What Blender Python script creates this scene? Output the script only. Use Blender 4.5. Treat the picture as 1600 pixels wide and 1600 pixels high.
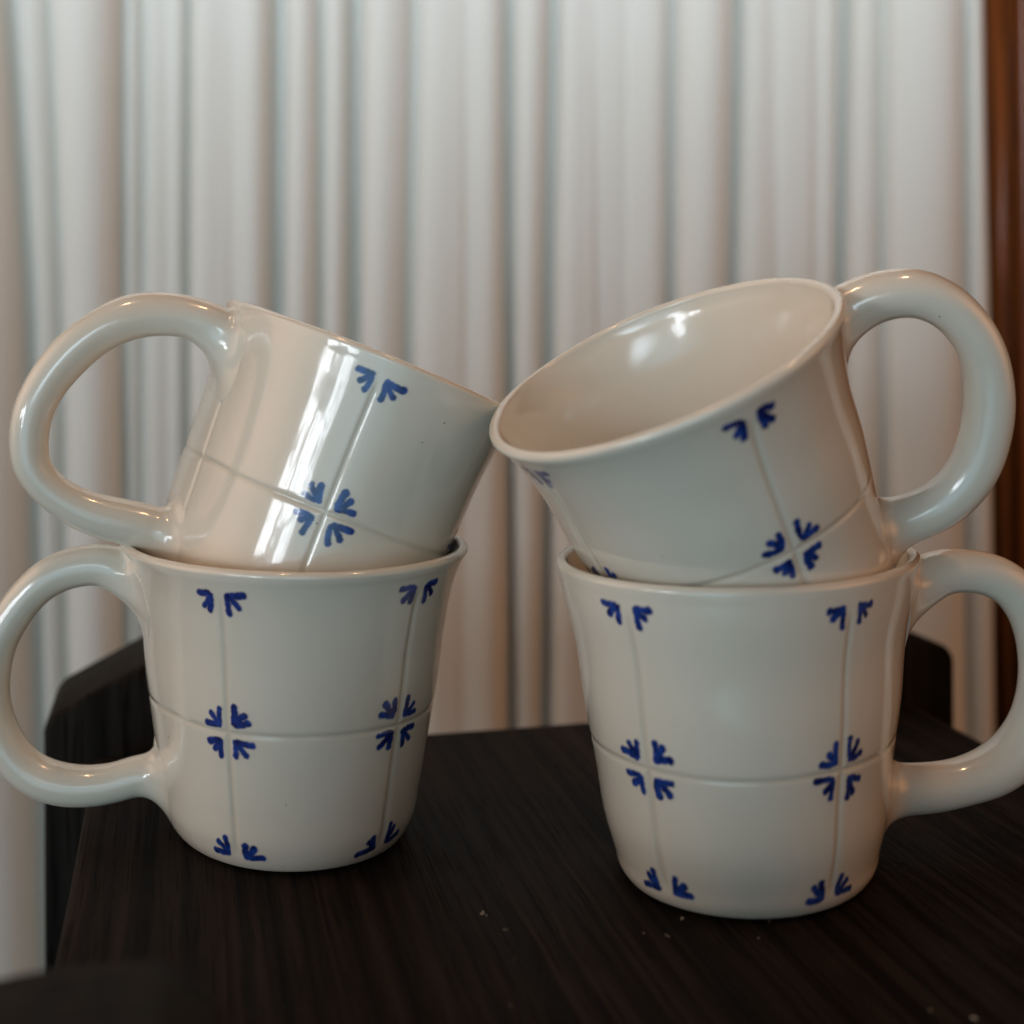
import bpy, bmesh, math, random
import numpy as np
from mathutils import Vector, Matrix, noise

for o_ in list(bpy.data.objects):
    bpy.data.objects.remove(o_)
S = bpy.context.scene
C = S.collection
rnd = random.Random(7)

# ------------------------------------------------------------------ camera
CAM = Vector((0.02956, -0.70531, 0.16105))
F_PX, CY, ROLL = 2192.5, 492.0, -0.00445          # focal length and horizon row of the 1600 px picture
cd = bpy.data.cameras.new('camera')
cd.sensor_fit = 'HORIZONTAL'
cd.sensor_width = 36.0
cd.lens = F_PX / 1600 * 36.0
cd.shift_y = -(800 - CY) / 1600                    # the picture is the lower part of a taller frame
cd.clip_start, cd.clip_end = 0.01, 50
cd.dof.use_dof = True
cd.dof.focus_distance = 0.415
cd.dof.aperture_fstop = 6.4
cam = bpy.data.objects.new('camera', cd)
C.objects.link(cam)
cam.matrix_world = Matrix.Translation(CAM) @ Matrix.Rotation(math.pi / 2, 4, 'X') @ Matrix.Rotation(ROLL, 4, 'Z')
S.camera = cam

# ------------------------------------------------------------------ world, lamps, exposure
w = bpy.data.worlds.new('World')
S.world = w
w.use_nodes = True
bg = w.node_tree.nodes['Background']
bg.inputs['Color'].default_value = (1.0, 0.74, 0.53, 1)
bg.inputs['Strength'].default_value = 0.042

def area(name, loc, target, sx, sy, power, col, spread=180, ragged=False, soft=False):
    l = bpy.data.lights.new(name, 'AREA')
    l.shape = 'RECTANGLE'
    l.size, l.size_y = sx, sy
    l.energy = power
    l.color = col
    l.spread = math.radians(spread)
    o = bpy.data.objects.new(name, l)
    C.objects.link(o)
    o.location = loc
    o.rotation_euler = (Vector(target) - Vector(loc)).to_track_quat('-Z', 'Y').to_euler()
    if ragged:                                     # a window with a garden outside: bright sky broken by leaves
        l.use_nodes = True
        nt = l.node_tree
        em = nt.nodes['Emission']
        g = nt.nodes.new('ShaderNodeNewGeometry')
        n = nt.nodes.new('ShaderNodeTexNoise')
        n.noise_dimensions = '4D'
        n.inputs['W'].default_value = loc[0] * 9
        n.inputs['Scale'].default_value = 6.0
        n.inputs['Detail'].default_value = 4
        r = nt.nodes.new('ShaderNodeMapRange')
        r.inputs['From Min'].default_value = 0.46
        r.inputs['From Max'].default_value = 0.56
        r.inputs['To Min'].default_value = 0.2
        r.inputs['To Max'].default_value = 2.2
        nt.links.new(g.outputs['Parametric'], n.inputs['Vector'])
        nt.links.new(n.outputs['Fac'], r.inputs['Value'])
        nt.links.new(r.outputs['Result'], em.inputs['Strength'])
    if soft:                                       # fill panel out of view: brightest in the middle, so reflections show no edge
        l.use_nodes = True
        nt = l.node_tree
        em = nt.nodes['Emission']
        g = nt.nodes.new('ShaderNodeNewGeometry')
        sb = nt.nodes.new('ShaderNodeVectorMath')
        sb.operation = 'DISTANCE'
        sb.inputs[1].default_value = (0.5, 0.5, 0)
        r = nt.nodes.new('ShaderNodeMapRange')
        r.interpolation_type = 'SMOOTHSTEP'
        r.inputs['From Min'].default_value = 0.5
        r.inputs['From Max'].default_value = 0.0
        r.inputs['To Max'].default_value = 3.4
        nt.links.new(g.outputs['Parametric'], sb.inputs[0])
        nt.links.new(sb.outputs['Value'], r.inputs['Value'])
        nt.links.new(r.outputs['Result'], em.inputs['Strength'])
    return o

def polar(az, el, d, c=(0.0, -0.29, 0.12)):
    a, e = math.radians(az), math.radians(el)
    return (c[0] + d * math.sin(a) * math.cos(e), c[1] - d * math.cos(a) * math.cos(e), c[2] + d * math.sin(e))

AIM = (0.05, -0.25, 0.15)
area('window_lamp', polar(-52.5, 7.2, 2.4), AIM, 0.37, 0.25, 3.4, (0.86, 0.93, 1.0), ragged=True)
area('window_lamp', polar(-42, 7.2, 2.4), AIM, 0.37, 0.25, 3.4, (0.86, 0.93, 1.0), ragged=True)
area('window_lamp', polar(-36, 1.6, 2.4), AIM, 0.36, 0.36, 3.4, (0.86, 0.93, 1.0), ragged=True)
area('daylight_fill', (-0.15, -1.6, 0.75), (0.0, 0.09, 0.95), 2.6, 1.2, 10.0, (0.72, 0.88, 1.0), spread=46, soft=True)  # unseen beam, added and narrowed to brighten the upper curtain
area('daylight_fill', polar(-17, -5, 1.9, (0, -.29, .10)), AIM, 3.2, 2.8, 12.0, (0.42, 0.80, 1.0), soft=True)
for p in ((-0.35, -0.55, 1.5), (0.45, -0.45, 1.5)):
    l = bpy.data.lights.new('ceiling_lamp', 'POINT')
    l.energy = 7.0
    l.shadow_soft_size = 0.045
    l.color = (1.0, 0.56, 0.29)
    o = bpy.data.objects.new('ceiling_lamp', l)
    C.objects.link(o)
    o.location = p
area('warm_side_fill', (1.7, -0.6, 0.55), (0.1, 0.0, 0.1), 2.4, 2.0, 6.5, (1.0, 0.42, 0.14), soft=True)  # added unseen fill: warm orange on right-facing folds and mug sides
area('warm_side_fill', (-1.7, -0.4, 0.75), (0.0, -0.2, 0.1), 3.4, 2.6, 12.5, (1.0, 0.66, 0.47), soft=True)  # added unseen fill: broad warm tone from the left

S.view_settings.view_transform = 'Standard'
S.view_settings.look = 'None'
S.view_settings.gamma = 1
S.view_settings.exposure = 0.14

# ------------------------------------------------------------------ helpers
def mesh(name, verts, faces, mat, parent=None, smooth=True):
    me = bpy.data.meshes.new(name)
    me.from_pydata([tuple(v) for v in verts], [], faces)
    me.update()
    if smooth:
        me.polygons.foreach_set('use_smooth', [True] * len(me.polygons))
    me.materials.append(mat)
    o = bpy.data.objects.new(name, me)
    C.objects.link(o)
    if parent:
        o.parent = parent
    return o

def tag(o, label, cat, group=None):
    o['label'] = label
    o['category'] = cat
    if group:
        o['group'] = group
    return o

def empty(name, loc, label, cat, group=None):
    o = bpy.data.objects.new(name, None)
    o.empty_display_size = 0.02
    C.objects.link(o)
    o.location = loc
    return tag(o, label, cat, group)

def material(name):
    m = bpy.data.materials.new(name)
    m.use_nodes = True
    nt = m.node_tree
    return m, nt, nt.nodes['Principled BSDF'], nt.nodes, nt.links

def setv(b, **k):
    for a, v in k.items():
        b.inputs[a.replace('_', ' ')].default_value = v

# ------------------------------------------------------------------ materials
GLAZE = (0.78, 0.70, 0.585, 1)

def glaze_material(name, ink=False):
    m, nt, b, N, L = material(name)
    setv(b, Roughness=0.16, IOR=1.5)
    tc = N.new('ShaderNodeTexCoord')
    big = N.new('ShaderNodeTexNoise')
    big.inputs['Scale'].default_value = 35
    big.inputs['Detail'].default_value = 3
    L.new(tc.outputs['Object'], big.inputs['Vector'])
    cr = N.new('ShaderNodeMixRGB')
    cr.inputs[1].default_value = (GLAZE[0] * 0.95, GLAZE[1] * 0.94, GLAZE[2] * 0.91, 1)
    cr.inputs[2].default_value = (GLAZE[0] * 1.05, GLAZE[1] * 1.05, GLAZE[2] * 1.06, 1)
    L.new(big.outputs['Fac'], cr.inputs[0])
    col = cr.outputs[0]
    if ink:
        at = N.new('ShaderNodeAttribute')
        at.attribute_name = 'ink'
        br = N.new('ShaderNodeTexNoise')
        br.inputs['Scale'].default_value = 330
        br.inputs['Detail'].default_value = 3
        L.new(tc.outputs['Object'], br.inputs['Vector'])
        br2 = N.new('ShaderNodeMapRange')
        br2.inputs['From Min'].default_value = 0.36
        br2.inputs['From Max'].default_value = 0.66
        L.new(br.outputs['Fac'], br2.inputs['Value'])
        bc = N.new('ShaderNodeMixRGB')
        bc.inputs[1].default_value = (0.004, 0.013, 0.10, 1)
        bc.inputs[2].default_value = (0.018, 0.062, 0.31, 1)
        L.new(br2.outputs['Result'], bc.inputs[0])
        mx = N.new('ShaderNodeMixRGB')
        L.new(at.outputs['Fac'], mx.inputs[0])
        L.new(col, mx.inputs[1])
        L.new(bc.outputs[0], mx.inputs[2])
        col = mx.outputs[0]
    else:
        # pooled glaze in the pressed lines and a few iron pinholes
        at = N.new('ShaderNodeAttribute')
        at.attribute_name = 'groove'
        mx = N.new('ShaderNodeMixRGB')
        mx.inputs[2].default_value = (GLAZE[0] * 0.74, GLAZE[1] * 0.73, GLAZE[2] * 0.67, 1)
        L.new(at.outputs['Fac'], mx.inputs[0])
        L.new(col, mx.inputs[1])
        vo = N.new('ShaderNodeTexVoronoi')
        vo.inputs['Scale'].default_value = 75
        L.new(tc.outputs['Object'], vo.inputs['Vector'])
        lt = N.new('ShaderNodeMapRange')
        lt.inputs['From Min'].default_value = 0.016
        lt.inputs['From Max'].default_value = 0.026
        lt.inputs['To Min'].default_value = 0.75
        lt.inputs['To Max'].default_value = 0.0
        L.new(vo.outputs['Distance'], lt.inputs['Value'])
        m2 = N.new('ShaderNodeMixRGB')
        m2.inputs[2].default_value = (0.06, 0.035, 0.02, 1)
        L.new(lt.outputs['Result'], m2.inputs[0])
        L.new(mx.outputs[0], m2.inputs[1])
        col = m2.outputs[0]
    L.new(col, b.inputs['Base Color'])
    rip = N.new('ShaderNodeTexNoise')
    rip.inputs['Scale'].default_value = 130
    rip.inputs['Detail'].default_value = 2
    L.new(tc.outputs['Object'], rip.inputs['Vector'])
    bp = N.new('ShaderNodeBump')
    bp.inputs['Strength'].default_value = 0.2
    bp.inputs['Distance'].default_value = 0.0006
    L.new(rip.outputs['Fac'], bp.inputs['Height'])
    L.new(bp.outputs['Normal'], b.inputs['Normal'])
    b.inputs['Coat Weight'].default_value = 0.6
    b.inputs['Coat Roughness'].default_value = 0.03
    return m

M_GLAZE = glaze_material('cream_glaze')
M_INK = glaze_material('cobalt_brushwork', True)

def dark_wood(name, axis_scale=(70, 2.2, 30), base=((0.0055, 0.0028, 0.0018, 1), (0.023, 0.0112, 0.0078, 1)), rough=0.55):
    m, nt, b, N, L = material(name)
    tc = N.new('ShaderNodeTexCoord')
    mp = N.new('ShaderNodeMapping')
    mp.inputs['Scale'].default_value = axis_scale
    L.new(tc.outputs['Object'], mp.inputs['Vector'])
    n1 = N.new('ShaderNodeTexNoise')
    n1.inputs['Scale'].default_value = 1.0
    n1.inputs['Detail'].default_value = 3
    n1.inputs['Distortion'].default_value = 0.6
    L.new(mp.outputs[0], n1.inputs['Vector'])
    mp2 = N.new('ShaderNodeMapping')
    mp2.inputs['Scale'].default_value = (axis_scale[0] * 6, axis_scale[1] * 9, axis_scale[2] * 6)
    L.new(tc.outputs['Object'], mp2.inputs['Vector'])
    n2 = N.new('ShaderNodeTexNoise')
    n2.inputs['Scale'].default_value = 1.0
    n2.inputs['Detail'].default_value = 2
    L.new(mp2.outputs[0], n2.inputs['Vector'])
    cr = N.new('ShaderNodeValToRGB')
    cr.color_ramp.elements[0].position = 0.36
    cr.color_ramp.elements[1].position = 0.66
    cr.color_ramp.elements[0].color, cr.color_ramp.elements[1].color = base
    L.new(n1.outputs['Fac'], cr.inputs[0])
    pore = N.new('ShaderNodeMapRange')                 # open oak pores: fine dark dashes
    pore.inputs['From Min'].default_value = 0.33
    pore.inputs['From Max'].default_value = 0.45
    L.new(n2.outputs['Fac'], pore.inputs['Value'])
    mu = N.new('ShaderNodeMixRGB')
    mu.blend_type = 'MULTIPLY'
    mu.inputs[0].default_value = 0.8
    L.new(cr.outputs[0], mu.inputs[1])
    L.new(pore.outputs[0], mu.inputs[2])
    L.new(mu.outputs[0], b.inputs['Base Color'])
    ad = N.new('ShaderNodeMath')
    ad.operation = 'ADD'
    L.new(n1.outputs['Fac'], ad.inputs[0])
    L.new(pore.outputs[0], ad.inputs[1])
    bp = N.new('ShaderNodeBump')
    bp.inputs['Strength'].default_value = 0.5
    bp.inputs['Distance'].default_value = 0.0008
    L.new(ad.outputs[0], bp.inputs['Height'])
    L.new(bp.outputs['Normal'], b.inputs['Normal'])
    setv(b, Roughness=rough)
    b.inputs['Specular IOR Level'].default_value = 0.05
    return m

M_SEAT = dark_wood('dark_stained_oak', (240, 3.0, 60), ((0.0035, 0.0022, 0.0017, 1), (0.021, 0.0138, 0.0105, 1)))
M_POST = dark_wood('dark_stained_oak_upright', (110, 110, 4), ((0.007, 0.0055, 0.0046, 1), (0.021, 0.0165, 0.0135, 1)))

def varnish():
    m = dark_wood('red_brown_varnished_wood', (40, 40, 2.0), ((0.10, 0.024, 0.006, 1), (0.26, 0.070, 0.016, 1)), 0.3)
    b = m.node_tree.nodes['Principled BSDF']
    b.inputs['Coat Weight'].default_value = 0.25
    b.inputs['Coat Roughness'].default_value = 0.12
    return m

M_VARNISH = varnish()

def cloth():
    m, nt, b, N, L = material('white_curtain_cloth')
    tc = N.new('ShaderNodeTexCoord')
    n = N.new('ShaderNodeTexNoise')
    n.inputs['Scale'].default_value = 9
    n.inputs['Detail'].default_value = 4
    L.new(tc.outputs['Object'], n.inputs['Vector'])
    mx = N.new('ShaderNodeMixRGB')
    mx.inputs[1].default_value = (0.70, 0.675, 0.62, 1)
    mx.inputs[2].default_value = (0.76, 0.74, 0.69, 1)
    L.new(n.outputs['Fac'], mx.inputs[0])
    L.new(mx.outputs[0], b.inputs['Base Color'])
    wv = N.new('ShaderNodeTexNoise')
    wv.inputs['Scale'].default_value = 1500
    L.new(tc.outputs['Object'], wv.inputs['Vector'])
    bp = N.new('ShaderNodeBump')
    bp.inputs['Strength'].default_value = 0.25
    bp.inputs['Distance'].default_value = 0.0004
    L.new(wv.outputs['Fac'], bp.inputs['Height'])
    L.new(bp.outputs['Normal'], b.inputs['Normal'])
    setv(b, Roughness=0.85)
    b.inputs['Specular IOR Level'].default_value = 0.2
    b.inputs['Sheen Weight'].default_value = 0.15
    return m

M_CLOTH = cloth()
M_FLOOR = dark_wood('brown_floor_boards', (8, 1, 8), ((0.07, 0.038, 0.02, 1), (0.13, 0.075, 0.04, 1)), 0.45)
M_CRUMB, _, b_, _, _ = material('pale_crumb')
setv(b_, Base_Color=(0.55, 0.48, 0.38, 1), Roughness=0.8)

# ------------------------------------------------------------------ setting: floor
FLOOR = -0.42
v = [(-1.2, -1.2, FLOOR), (1.2, -1.2, FLOOR), (1.2, 0.45, FLOOR), (-1.2, 0.45, FLOOR)]
fl = mesh('floor', v, [(0, 1, 2, 3)], M_FLOOR, smooth=False)
fl['kind'] = 'structure'

# ------------------------------------------------------------------ curtain
CD = 0.80                                          # metres from the lens
def px2x(px, d=CD):
    return CAM.x + (px - 800) / F_PX * d
def py2z(py, d=CD):
    return CAM.z - (py - CY) / F_PX * d

# soft creases: x at the top of the picture, x a third of the way down, width, how deep (0..1)
CR = [(-560, -560, 20, 1), (-470, -472, 10, .8), (-380, -376, 24, 1), (-270, -262, 8, .8), (-190, -184, 18, .9), (-90, -78, 10, .8),
      (18, 44, 30, 1), (84, 96, 12, .55), (193, 190, 9, .9), (224, 222, 18, .55), (262, 259, 5, .12), (297, 293, 6, .9), (366, 364, 8, .08),
      (441, 437, 30, 1), (503, 502, 6, .8), (557, 553, 24, .95), (648, 640, 20, .6), (725, 722, 6, .1), (799, 796, 8, .95),
      (868, 857, 18, .8), (930, 926, 6, .06), (985, 981, 6, .1), (1053, 1045, 10, .8), (1152, 1143, 8, .9), (1212, 1208, 6, .15), (1266, 1262, 5, .07), (1320, 1310, 20, .85), (1382, 1380, 12, .5),
      (1507, 1508, 10, .7), (1541, 1547, 6, .4)]
ZT, ZM = py2z(0), py2z(480)
XS = np.linspace(-565, 1545, 1100)
def curtain_row(z):
    t = (ZT - z) / (ZT - ZM)
    if t > 1:
        t = 1 + (t - 1) * 0.35
    t = max(t, -0.6)
    cx = np.array([a + (b - a) * t + 5.0 * noise.noise(Vector((k * 3.7, z * 3.2, 0.5))) for k, (a, b, _, _) in enumerate(CR)])
    cx[-1] = CR[-1][0] + (CR[-1][1] - CR[-1][0]) * t
    wd = np.array([c[2] for c in CR], float) * 0.5
    dp = np.array([min(1, c[3] * (1 + .25 * noise.noise(Vector((k * 5.1, z * 2.6, 4.5))))) for k, c in enumerate(CR)])
    s = np.linspace(0, 1, len(XS))
    xs = cx[0] + (cx[-1] - cx[0]) * s
    i = np.clip(np.searchsorted(cx, xs, side='right') - 1, 0, len(cx) - 2)
    wl, wr = wd[i] * .5, wd[i + 1] * .5
    L0, R0 = cx[i] + wl, cx[i + 1] - wr
    u = np.clip((xs - L0) / np.maximum(R0 - L0, 1), 0, 1)
    width = np.maximum(R0 - L0, 1)
    A = np.clip(0.0029 * width ** 0.5, 0.011, 0.034)
    hump = np.sin(np.pi * u) ** 0.42
    lo = (1 - dp[i]) * (1 - u) + (1 - dp[i + 1]) * u
    d = A * (lo + (1 - lo) * hump)
    k = np.exp(-0.5 * (np.arange(-6, 7) / 1.3) ** 2)
    k /= k.sum()
    d = np.convolve(np.pad(d, 6, mode='edge'), k, 'valid')
    return xs, d
zs = np.linspace(FLOOR + 0.004, 0.75, 90)
verts, faces = [], []
nx = len(XS)
for z in zs:
    xs, d = curtain_row(z)
    for j in range(nx):
        x = px2x(xs[j])
        wob = 0.004 * noise.noise(Vector((x * 7, 0.0, z * 2.2)))
        verts.append((x, CAM.y + CD + 0.012 - d[j] + wob, z))
for i in range(len(zs) - 1):
    for j in range(nx - 1):
        a = i * nx + j
        faces.append((a, a + 1, a + nx + 1, a + nx))
cur = mesh('curtain', verts, faces, M_CLOTH)
so = cur.modifiers.new('thickness', 'SOLIDIFY')
so.thickness = 0.0012
so.offset = -1
tag(cur, 'white cloth curtain hanging in many narrow upright folds behind the mugs', 'curtain')

# ------------------------------------------------------------------ door frame at the right
def box(bm, x0, x1, y0, y1, z0, z1, bev=0.0):
    r = bmesh.ops.create_cube(bm, size=1, matrix=Matrix.Translation(((x0 + x1) / 2, (y0 + y1) / 2, (z0 + z1) / 2)) @ Matrix.Diagonal((x1 - x0, y1 - y0, z1 - z0, 1)))
    if bev:
        es = list({e for v in r['verts'] for e in v.link_edges})
        bmesh.ops.bevel(bm, geom=es, offset=bev, segments=3, profile=0.5, affect='EDGES')

def obj(name, bm, mat, parent=None, smooth=False):
    me = bpy.data.meshes.new(name)
    bm.to_mesh(me)
    bm.free()
    if smooth:
        me.polygons.foreach_set('use_smooth', [True] * len(me.polygons))
    me.materials.append(mat)
    o = bpy.data.objects.new(name, me)
    C.objects.link(o)
    if parent:
        o.parent = parent
    return o

dfr = empty('door_frame', (0.36, CAM.y + CD + 0.01, FLOOR), 'glossy red brown wooden frame upright at the right edge beside the curtain', 'door frame')
dfr.rotation_euler = (0, math.radians(-0.35), 0)
yb = 0.03
bm = bmesh.new(); box(bm, px2x(1536) - .36, 0.05, 0.0, 0.05, 0.0, 1.25, 0.003); obj('jamb', bm, M_VARNISH, dfr)
bm = bmesh.new()
# rounded moulding standing proud of the jamb
x0, x1 = px2x(1571) - .36, px2x(1600) - .36
n = 14
vs, fs = [], []
for z in (0.002, 1.248):
    for k in range(n + 1):
        a = math.pi * k / n
        vs.append(((x0 + x1) / 2 - (x1 - x0) / 2 * math.cos(a), 0.002 - 0.008 * math.sin(a), z))
for k in range(n):
    fs.append((k, k + 1, n + 2 + k, n + 1 + k))
fs.append(tuple(range(n, -1, -1))); fs.append(tuple(range(n + 1, 2 * n + 2))); fs.append((0, n + 1, 2 * n + 1, n))
mesh('moulding', vs, fs, M_VARNISH, dfr)
bm = bmesh.new(); box(bm, px2x(1604) - .36, 0.049, -0.014, -0.001, 0.002, 1.248, 0.003); obj('casing', bm, M_VARNISH, dfr)

# ------------------------------------------------------------------ stool with four protruding corner posts
YAW = math.radians(13.3)
stool = empty('wooden_stool', (0, 0, 0), 'dark stained wooden stool with chamfered corner posts carrying the four mugs', 'stool')
stool.rotation_euler = (0, 0, YAW)
U0, U1, W0, W1 = -0.1648, 0.1595, -0.477, -0.1590
bm = bmesh.new(); box(bm, U0, U1, W0, W1, -0.026, 0.0, 0.0022); obj('seat', bm, M_SEAT, stool)
for nm, a in (('apron', (U0 + .03, U1 - .03, W1 - .030, W1 - .012, -.085, -.0265)), ('apron', (U0 + .03, U1 - .03, W0 + .012, W0 + .030, -.085, -.0265)),
              ('apron', (U0 + .012, U0 + .030, W0 + .03, W1 - .03, -.085, -.0265)), ('apron', (U1 - .030, U1 - .012, W0 + .03, W1 - .03, -.085, -.0265))):
    bm = bmesh.new(); box(bm, *a, 0.001); obj(nm, bm, M_POST, stool)

def post(prof, w0, w1, bev, du=0.0):
    """A leg whose head rises past the seat: outline in the u-z plane, pushed back along w."""
    bm = bmesh.new()
    a = [bm.verts.new((u + du, w0, z)) for u, z in prof]
    b = [bm.verts.new((u + du, w1, z)) for u, z in prof]
    n = len(prof)
    bm.faces.new(a)
    bm.faces.new(b[::-1])
    for i in range(n):
        bm.faces.new((a[i], b[i], b[(i + 1) % n], a[(i + 1) % n]))
    bmesh.ops.recalc_face_normals(bm, faces=bm.faces)
    bmesh.ops.bevel(bm, geom=list(bm.edges), offset=bev, segments=4, profile=0.5, affect='EDGES', clamp_overlap=True)
    return bm
Z0 = FLOOR
bm = post([(-.1800, Z0), (-.1100, Z0), (-.1100, 0.003), (-.095, 0.004), (-.095, .0330), (-.140, .0325), (-.1765, .0140), (-.1800, .0090)], -.148, -.094, .0022, -.0034)
obj('leg', bm, M_POST, stool, True)
bm = post([(.1150, Z0), (.1890, Z0), (.1890, .0150), (.186, .0195), (.150, .0345), (.100, .0350), (.100, .004), (.1150, .003)], -.1575, -.102, .0022, -.0035)
obj('leg', bm, M_POST, stool, True)
bm = post([(-.1800, Z0), (-.1575, Z0), (-.1575, 0.003), (-.122, 0.003), (-.116, .0300), (-.127, .0405), (-.150, .0410), (-.176, .0380), (-.1800, .0330)], -.497, -.420, .003, -.0095)
obj('leg', bm, M_POST, stool, True)
bm = post([(.1660, Z0), (.1890, Z0), (.1890, .0220), (.184, .0290), (.160, .0362), (.142, .0350), (.130, .0250), (.130, .003), (.1660, .003)], -.497, -.420, .0045)
obj('leg', bm, M_POST, stool, True)

# ------------------------------------------------------------------ mugs
H, T = 90.0, 3.8                                    # mm
ZN = np.array([0, .025, .08, .18, .35, .55, .75, .9, 1.0])
MUG = dict(
LL={'rad': [36.431, 38.16, 40.539, 42.333, 44.741, 47.659, 49.97, 52.956, 56.839], 'ov': [1.205, 4.157, 1.466, 2.339, 1.768, 0.227], 'zm': 0.47194, 'pose': [-0.04185, -0.26231], 'g': [-0.22849, 0.80098], 'th': -1.4851, 'hc': [[50.18, 82.24], [58.3, 83.4], [65.71, 82.6], [73.86, 79.32], [79.76, 74.28], [84.73, 67.53], [88.82, 59.88], [91.18, 50.51], [91.41, 42.08], [89.42, 33.39], [84.38, 24.39], [80.1, 20.02], [74.13, 16.68], [64.22, 14.51], [53.81, 15.25], [45.65, 17.37]], 'hr': [7.0, 6.34, 6.23, 6.07, 5.6, 5.5, 5.6, 5.83, 6.04, 6.1, 6.0, 6.09, 6.4, 6.49, 6.18, 6.21]},
LR={'rad': [37.321, 38.857, 40.177, 42.733, 44.929, 47.902, 50.114, 53.302, 55.038], 'ov': [1.551, -1.963, -0.167, -2.541, -1.391, 4.919], 'zm': 0.439, 'pose': [0.09765, -0.29469], 'g': [-0.6929, 0.44757], 'th': 1.7042, 'hc': [[54.5, 82.45], [60.53, 83.52], [67.07, 83.76], [74.85, 82.44], [82.06, 78.77], [87.44, 72.44], [90.68, 64.33], [92.06, 53.67], [91.3, 44.54], [88.69, 36.17], [83.65, 28.89], [76.3, 23.66], [66.77, 20.67], [57.11, 19.43], [46.42, 19.48]], 'hr': [7.0, 6.69, 6.27, 6.24, 6.42, 6.8, 6.9, 6.97, 7.3, 7.6, 7.8, 7.7, 7.2, 7.4, 7.6]},
UL={'rad': [37.51, 40.008, 42.417, 44.607, 46.086, 47.357, 48.843, 51.062, 52.561], 'ov': [1.753, 6.535, 1.705, 0.849, -2.83, 0.158], 'zm': 0.46654, 'pose': [-0.04879, -0.26056, 0.06395, -0.112, 0.38935], 'g': [0.19656], 'th': -1.30, 'hc': [[53.48, 80.01], [58.72, 79.81], [67.3, 77.64], [76.54, 72.11], [83.75, 63.61], [88.55, 53.32], [90.72, 44.41], [90.97, 34.87], [88.82, 26.95], [85.48, 20.96], [81.02, 17.28], [75.25, 14.81], [66.36, 13.19], [56.62, 13.42], [46.07, 14.45]], 'hr': [7.2, 6.57, 6.93, 7.0, 6.6, 6.6, 6.2, 6.04, 5.85, 5.6, 5.3, 5.6, 6.2, 6.82, 7.22]},
UR={'rad': [36.501, 37.484, 39.039, 40.801, 43.065, 46.115, 48.255, 51.612, 55.276], 'ov': [0.374, 1.374, 2.656, -0.108, 0.131, -6.968], 'zm': 0.45562, 'pose': [0.10646, -0.28809, 0.06917, 0.21396, -0.41736], 'g': [-1.06335, 0.2315], 'th': 1.4881, 'hc': [[56.19, 80.61], [61.51, 80.91], [67.84, 79.86], [73.83, 77.19], [79.84, 70.93], [83.47, 62.5], [84.48, 52.82], [82.62, 42.64], [78.1, 32.22], [70.41, 22.05], [64.15, 17.91], [58.08, 15.8], [50.19, 15.2], [43.46, 15.71]], 'hr': [7.6, 7.3, 7.03, 6.9, 6.5, 6.3, 6.39, 6.92, 7.3, 7.24, 7.2, 7.08, 7.1, 7.6]})
LABEL = dict(
LL='cream mug standing upright at the left with a tilted mug lodged in its mouth',
LR='cream mug standing upright at the right, its handle cut by the picture edge',
UL='tilted cream mug in the left upright mug, window glare on its side, inside hidden',
UR='tilted cream mug in the right upright mug, wide mouth and pale inside showing')

def hermite(x, xp, yp):
    x = np.asarray(x, float)
    d = np.gradient(yp, xp)
    i = np.clip(np.searchsorted(xp, x) - 1, 0, len(xp) - 2)
    h = xp[i + 1] - xp[i]
    t = (x - xp[i]) / h
    return (2*t**3 - 3*t**2 + 1) * yp[i] + (t**3 - 2*t**2 + t) * h * d[i] + (-2*t**3 + 3*t**2) * yp[i + 1] + (t**3 - t**2) * h * d[i + 1]

def smooth01(x):
    x = np.clip(x, 0, 1)
    return x * x * (3 - 2 * x)

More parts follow.
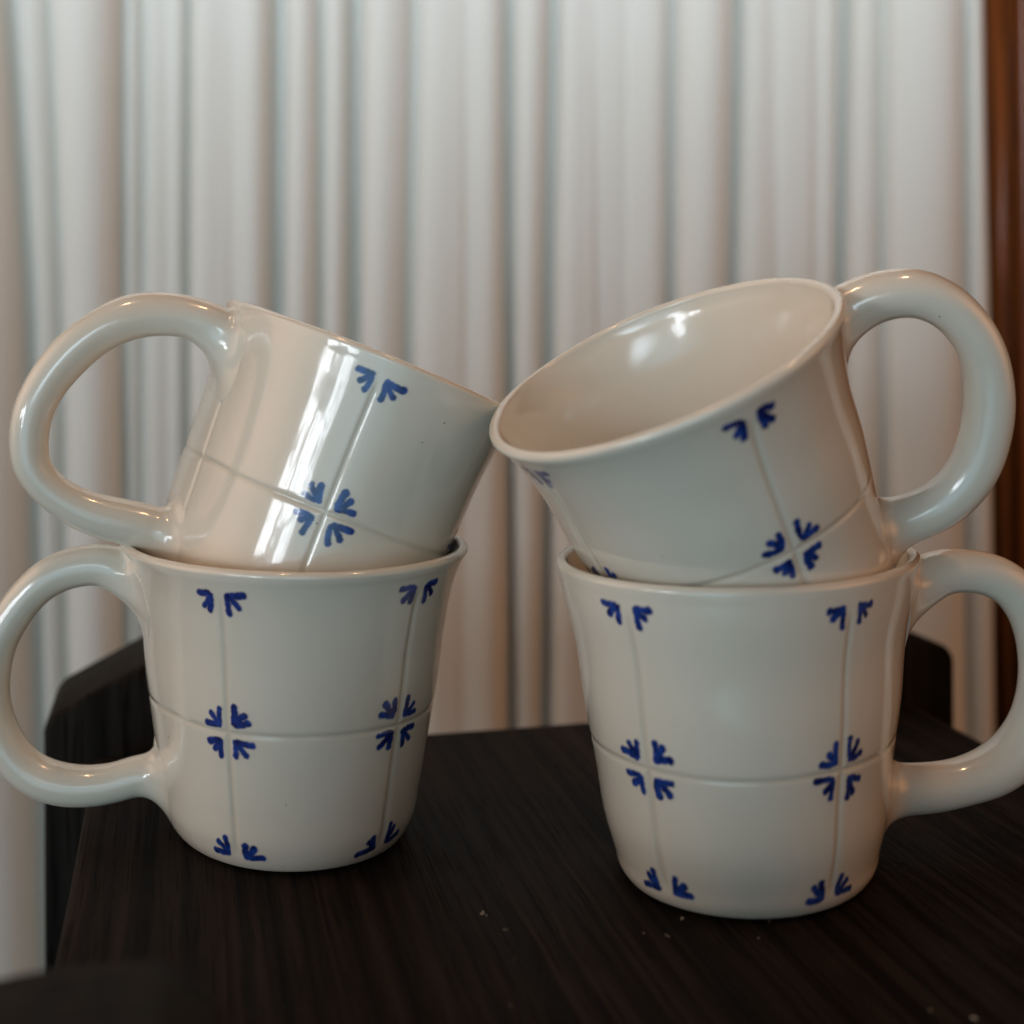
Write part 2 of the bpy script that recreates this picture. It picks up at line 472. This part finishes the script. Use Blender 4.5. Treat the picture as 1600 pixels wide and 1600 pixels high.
class Mug:
    def __init__(s, key, p, seed):
        s.key, s.p, s.r = key, p, random.Random(seed)
        s.rad = np.array(p['rad'])
        s.ov = np.array(p['ov'])
        sg = 1 if p['th'] > 0 else -1
        g = list(p['g'])
        if key == 'UL':
            g = [g[0], g[0] + 1.12]
        # five tiles round the mug: the two lines seen, two behind, one under the handle
        a, b = max(g), min(g)
        if sg < 0:
            rest = [a + (2 * math.pi + p['th'] - a) * k / 3 for k in (1, 2)]
        else:
            rest = [b - (b - (p['th'] - 2 * math.pi)) * k / 3 for k in (1, 2)]
        s.gmarked = g + rest
        s.gall = s.gmarked + [{'UL': -1.06, 'UR': p['th'] - .22}.get(key, p['th'])]
        s.wob = {i: (s.r.uniform(0, 6), s.r.uniform(.15, .35)) for i in range(len(s.gall))}
        s.seed = seed

    def R(s, z, th):                                   # outer radius in mm, without grooves
        o = s.ov
        return hermite(z, ZN, s.rad) + (o[0] + o[2] * z) * np.cos(2 * th) + (o[1] + o[3] * z) * np.sin(2 * th)

    def gpos(s, i, z):
        ph, a = s.wob[i]
        return s.gall[i] + a * np.sin(z * 5 + ph) / 48.0

    def hpos(s, th):
        return s.p['zm'] * H + 0.45 * np.sin(2 * th + s.seed) + .2 * np.sin(5 * th)

    def groove(s, z, th):
        r = s.R(z, th)
        g = np.zeros_like(r)
        for i in range(len(s.gall)):
            dth = (th - s.gpos(i, z) + np.pi) % (2 * np.pi) - np.pi
            fade = smooth01((z - .045) / .05) * smooth01((.925 - z) / .05)
            g = np.maximum(g, fade * np.exp(-0.5 * (dth * r / 0.68) ** 2))
        dz = z * H - s.hpos(th)
        g = np.maximum(g, np.exp(-0.5 * (dz / 0.64) ** 2))
        return g

    def bump(s, z, th):                                # hand-thrown unevenness, mm
        z, th = np.broadcast_arrays(z, th)
        return np.array([noise.noise(Vector((math.sin(t_) * 1.6 + s.seed, math.cos(t_) * 1.6, z_ * 2.5))) for t_, z_ in zip(th.ravel(), z.ravel())]).reshape(th.shape) * 0.22

    def pt(s, z, r, th):
        o = s.ov
        return np.stack([r * np.sin(th) + o[4] * z, -r * np.cos(th) + o[5] * z, z * H], -1)

    def body(s):
        base = np.linspace(-np.pi, np.pi, 168, endpoint=False)
        ex = [base]
        for g in s.gall:
            ex.append((g + np.linspace(-2.6, 2.6, 21) / 48.0 + np.pi) % (2 * np.pi) - np.pi)
        th = np.unique(np.round(np.concatenate(ex), 4))
        zm = s.p['zm']
        zo = np.unique(np.round(np.concatenate([np.linspace(0, .1, 14), np.linspace(.1, .96, 60), zm + np.linspace(-3, 3, 25) / H]), 5))
        n = len(th)
        rows, gro = [], []
        def add(z, r, g=None):
            rows.append(s.pt(np.full(n, z), r, th))
            gro.append(np.zeros(n) if g is None else g)
        r0 = s.R(np.zeros(n), th)
        add(2.0 / H, r0 * 0 + 0.01); add(2.0 / H, r0 * .5); add(2.0 / H, r0 - 6.5); add(1.2 / H, r0 - 5.2); add(0.15 / H, r0 - 4.2); add(0.0, r0 - 3.2); add(0.0, r0 - 1.4); add(.25 / H, r0 - .35)
        for z in zo[1:]:
            zz = np.full(n, z)
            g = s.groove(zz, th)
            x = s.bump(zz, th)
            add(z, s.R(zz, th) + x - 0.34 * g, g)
        # lip
        rt = s.R(np.ones(n), th)
        lt = 1.65
        zc = (H - lt + .5) / H
        rc = rt - lt + np.array([noise.noise(Vector((math.sin(a) * 2, math.cos(a) * 2, s.seed))) for a in th]) * .2
        rim = np.array([noise.noise(Vector((math.sin(a) * 1.3, math.cos(a) * 1.3, s.seed + 5.5))) for a in th]) * .5
        for a in np.radians(np.linspace(-8, 188, 15)):
            rows.append(s.pt(zc + (lt * math.sin(a) + rim) / H, rc + lt * math.cos(a), th)); gro.append(np.zeros(n))
        # inside
        for z in np.linspace(.955, .13, 34):
            zz = np.full(n, z)
            k = T - (T - 2 * lt) * smooth01(np.array((z - .8) / .17))
            add(z, s.R(zz, th) - k)
        rb = s.R(np.full(n, .13), th) - T
        for a in np.radians(np.linspace(12, 90, 8)):
            add((5.6 + (.13 * H - 5.6) * (1 - math.sin(a))) / H, rb - 6 * (1 - math.cos(a)))
        for f in (.75, .5, .25, .0):
            add(5.6 / H, (rb - 6) * f + .01)
        V = np.concatenate(rows) / 1000
        m = len(rows)
        F = []
        for i in range(m - 1):
            for j in range(n):
                k = (j + 1) % n
                F.append((i * n + j, i * n + k, (i + 1) * n + k, (i + 1) * n + j))
        return V, F, np.concatenate(gro)

    def handle(s):
        hc = np.array(s.p['hc']); hr = np.array(s.p['hr']); th = s.p['th']
        # carry both ends on into the wall
        def wall(z):
            z1 = np.array(z / H); o = s.ov
            return float(s.R(z1, np.array(th)) + o[4] * z1 * math.sin(th) - o[5] * z1 * math.cos(th))
        top = hc[0].copy(); bot = hc[-1].copy()
        z_t = min(top[1] - .6, 82.0 if s.key == 'UL' else 80.6); z_b = bot[1] + .6
        pts = [(wall(z_t) - 9.0, z_t - 1.2), (wall(z_t) - .5, z_t)] + [tuple(q) for q in hc if q[0] > wall(q[1]) + 2.5] + [(wall(z_b) - .5, z_b), (wall(z_b) - 9.0, z_b + 1.2)]
        keep = [i for i, q in enumerate(hc) if q[0] > wall(q[1]) + 2.5]
        rr = [hr[0]] * 2 + [hr[i] for i in keep] + [hr[-1]] * 2
        P = np.array(pts); rr = np.array(rr)
        t = np.concatenate([[0], np.cumsum(np.linalg.norm(np.diff(P, axis=0), axis=1))])
        tt = np.linspace(0, t[-1], 240)
        # ease more samples to the ends
        X = np.stack([hermite(tt, t, P[:, 0]), hermite(tt, t, P[:, 1])], -1)
        for _ in range(10):
            X[1:-1] = .25 * X[:-2] + .5 * X[1:-1] + .25 * X[2:]
        Rr = np.interp(tt, t, rr)
        for _ in range(60):
            Rr[1:-1] = .25 * Rr[:-2] + .5 * Rr[1:-1] + .25 * Rr[2:]
        tg = np.gradient(X, axis=0); tg /= np.linalg.norm(tg, axis=1)[:, None]
        nr = np.stack([-tg[:, 1], tg[:, 0]], -1)
        er = np.array([math.sin(th), -math.cos(th), 0]); ez = np.array([0, 0, 1.]); eb = np.cross(ez, er)
        K = 64
        ang = np.linspace(0, 2 * np.pi, K, endpoint=False)
        ca, sa = np.cos(ang), np.sin(ang)
        o = s.ov
        LT = 1.65
        def wallsd(P):
            z1 = np.clip(P[:, 2] / H, 0, 1)
            bx, by = P[:, 0] - o[4] * z1, P[:, 1] - o[5] * z1
            rho = np.hypot(bx, by)
            a1 = np.arctan2(bx, -by)
            d = rho - s.R(z1, a1) - s.bump(z1, a1) + .06
            dz = P[:, 2] - (H - LT)
            return np.where(dz > 0, np.hypot(d + LT, dz) - LT, d)
        rows = []
        for i in range(len(tt)):
            c3 = er * X[i][0] + ez * X[i][1]
            dirs = (er * nr[i][0] + ez * nr[i][1]) * ca[:, None] + eb * (sa[:, None] * 1.05)
            # fillet between tube and wall, mm: tight towards the rim, generous elsewhere
            vz = nr[i][1] * ca
            if tt[i] < t[-1] / 2:
                FIL = np.where(vz > 0, 8.0 * (1 - (.6 if s.key == 'UL' else .8) * smooth01(vz * 1.6)), 8.0 + 6.0 * smooth01(-vz))
            else:
                FIL = np.where(vz > 0, 8.0 - 2.5 * smooth01(vz), 8.0 + 3.0 * smooth01(-vz))
            lo = np.full(K, Rr[i]); hi = np.full(K, Rr[i] + FIL)
            def f(r):
                q = wallsd(c3 + dirs * r[:, None]); a_ = r - Rr[i]
                h_ = np.maximum(FIL - np.abs(a_ - q), 0) / FIL
                return np.minimum(a_, q) - h_ * h_ * FIL / 4
            for _ in range(18):
                mid = (lo + hi) / 2
                neg = f(mid) < 0
                lo = np.where(neg, mid, lo); hi = np.where(neg, hi, mid)
            P_ = c3 + dirs * lo[:, None]
            for j in range(K):
                w3 = P_[j] + 0.38 * np.array(noise.noise_vector(Vector(P_[j] * 0.05 + s.seed)))
                z1 = np.clip(w3[2] / H, 0.0, 1.0)
                bx, by = w3[0] - o[4] * z1, w3[1] - o[5] * z1
                rho = math.hypot(bx, by)
                Rw = float(s.R(np.array(z1), np.array(math.atan2(bx, -by))))
                if rho < Rw - 1.5:
                    k_ = (Rw - 1.5) / rho
                    w3 = np.array([bx * k_ + o[4] * z1, by * k_ + o[5] * z1, min(w3[2], H - 1.0)])
                P_[j] = w3
            rows.append(P_)
        def cap(ring):
            c_ = ring.mean(axis=0)
            out = []
            for f_ in (.75, .5, .25, .02):
                q = c_ + (ring - c_) * f_
                for j in range(K):
                    z1 = np.clip(q[j][2] / H, 0.0, 1.0)
                    bx, by = q[j][0] - o[4] * z1, q[j][1] - o[5] * z1
                    k_ = (float(s.R(np.array(z1), np.array(math.atan2(bx, -by)))) - 1.4) / math.hypot(bx, by)
                    q[j] = (bx * k_ + o[4] * z1, by * k_ + o[5] * z1, min(q[j][2], H - 1.2))
                out.append(q)
            return out
        rows = cap(rows[0])[::-1] + rows + cap(rows[-1])
        V = np.concatenate(rows) / 1000
        F = []
        for i in range(len(rows) - 1):
            for j in range(K):
                k = (j + 1) % K
                F.append((i * K + j, i * K + k, (i + 1) * K + k, (i + 1) * K + j))
        F.append(tuple(range(K))[::-1]); F.append(tuple(range((len(rows) - 1) * K, len(rows) * K)))
        return V, F

    def motif(s, gi, z_mm, sx, sz, name):
        """One brushed corner: three strokes fanning from a tile corner. sx, sz = the side of the two lines it sits on."""
        r = s.r
        cell = 0.26
        n = 42
        gx = np.linspace(-1.2, 9.6, n)
        A, B = np.meshgrid(gx, gx, indexing='ij')       # mm away from the upright line / the level line
        c0 = np.array([2.55 + r.uniform(-.55, .6), 2.45 + r.uniform(-.5, .6)])
        sd = np.full(A.shape, 9.0)
        spread = r.uniform(-.2, .2)
        rot = r.uniform(-.13, .13)
        for k, (an, ln) in enumerate(((rot + r.uniform(-.02, .2), r.uniform(3.6, 5.2)), (rot + math.pi / 4 + spread, r.uniform(2.9, 4.4)), (rot + math.pi / 2 - r.uniform(-.02, .2), r.uniform(3.6, 5.2)))):
            d = np.array([math.cos(an), math.sin(an)])
            st = c0 + d * (r.uniform(.3, 1.3) if k == 1 else r.uniform(0, .7)) + np.array([r.uniform(-.2, .2), r.uniform(-.2, .2)])
            bend = r.uniform(-.8, .8)
            fat = r.uniform(.88, 1.15)
            for q in range(9):
                f = q / 8
                c = st + d * ln * f + np.array([-d[1], d[0]]) * bend * f * (1 - f) * 1.5
                w = fat * (0.76 + 0.20 * math.sin(math.pi * min(f * 1.1, 1)) + 0.24 * (f > .6) * (f - .6) / .4) * r.uniform(.92, 1.08)
                sd = np.minimum(sd, np.hypot(A - c[0], B - c[1]) - w)
        sd -= 0.1
        jit = np.array([[noise.noise(Vector((a * .9 + gi * 7, b * .9 + z_mm, s.seed * 3.1 + sx))) for b in gx] for a in gx]) * .22
        sd = sd + jit
        ink = smooth01((0.30 - sd) / 0.62)
        z = (z_mm + sz * B) / H
        thc = s.gpos(gi, np.clip(z, 0, 1))
        Rm = s.R(np.clip(z, 0, 1), thc)
        th = thc + sx * A / Rm
        use = ink > 0.0
        keepf = []
        idx = -np.ones(A.shape, int)
        zz = np.clip(z, .0, .985)
        g = s.groove(zz, th)
        nx_ = s.bump(zz, th)
        rr = s.R(zz, th) + nx_ - .34 * g + 0.07
        P = s.pt(zz, rr, th) / 1000
        V, I, F = [], [], []
        for i in range(n - 1):
            for j in range(n - 1):
                q = ((i, j), (i + 1, j), (i + 1, j + 1), (i, j + 1))
                if any(use[p] for p in q):
                    f = []
                    for p in q:
                        if idx[p] < 0:
                            idx[p] = len(V); V.append(P[p]); I.append(ink[p])
                        f.append(int(idx[p]))
                    F.append(tuple(f) if sx * sz > 0 else tuple(f[::-1]))
        return V, F, I

def attr(o, name, vals):
    a = o.data.attributes.new(name, 'FLOAT', 'POINT')
    a.data.foreach_set('value', np.asarray(vals, np.float32))

for n_, key in enumerate(('LL', 'LR', 'UL', 'UR')):
    p = MUG[key]
    mg = Mug(key, p, 3 + 2 * n_)
    ps = p['pose']
    root = empty('mug', (0, 0, 0), LABEL[key], 'mug', 'cream mugs with blue corner motifs')
    if len(ps) == 2:
        root.location = (ps[0], ps[1], 0.0003)
    else:
        ax = Vector((ps[3], ps[4], 0))
        root.matrix_world = Matrix.Translation(ps[:3]) @ Matrix.Rotation(ax.length, 4, ax.normalized())
    V, F, G = mg.body()
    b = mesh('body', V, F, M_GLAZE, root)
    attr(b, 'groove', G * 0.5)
    V, F = mg.handle()
    h = mesh('handle', V, F, M_GLAZE, root)
    zmid = p['zm'] * H
    for gi in range(len(mg.gmarked)):
        for zc, sgn in ((85.8, -1), (zmid, 1), (zmid, -1), (2.6, 1)):
            for sx in (-1, 1):
                V, F, I = mg.motif(gi, zc, sx, sgn, 'corner_motif')
                m_ = mesh('corner_motif', V, F, M_INK, root)
                attr(m_, 'ink', I)

# ------------------------------------------------------------------ crumbs on the seat
bm = bmesh.new()
def seat_at(px, py):
    d = CAM.z * F_PX / (py - CY)
    return Vector((CAM.x + (px - 800) / F_PX * d, CAM.y + d, 0))
spots = [(745, 1428, 1.5), (752, 1423, 1.2), (757, 1430, .9), (787, 1452, .8), (1003, 1458, .9), (1040, 1463, 1.0), (1062, 1437, 1.0), (1180, 1468, .8), (1196, 1440, .9),
         (803, 1498, .5), (792, 1572, .5), (1450, 1583, .9), (1515, 1595, 1.3)]
for px, py, sz in spots:
    c = seat_at(px, py)
    for k in range(rnd.choice((1, 1, 2))):
        q = c + Vector((rnd.uniform(-.8, .8), rnd.uniform(-.8, .8), 0)) * .001
        r = sz * .00022
        mt = Matrix.Translation((q.x, q.y, r * .5)) @ Matrix.Rotation(rnd.uniform(0, 6), 4, 'Z') @ Matrix.Diagonal((r * rnd.uniform(1, 2.4), r, r * .7, 1))
        bmesh.ops.create_icosphere(bm, subdivisions=1, radius=1, matrix=mt)
cr = obj('crumbs', bm, M_CRUMB)
cr['kind'] = 'stuff'
cr['label'] = 'tiny pale crumbs scattered on the dark seat in front of the mugs'
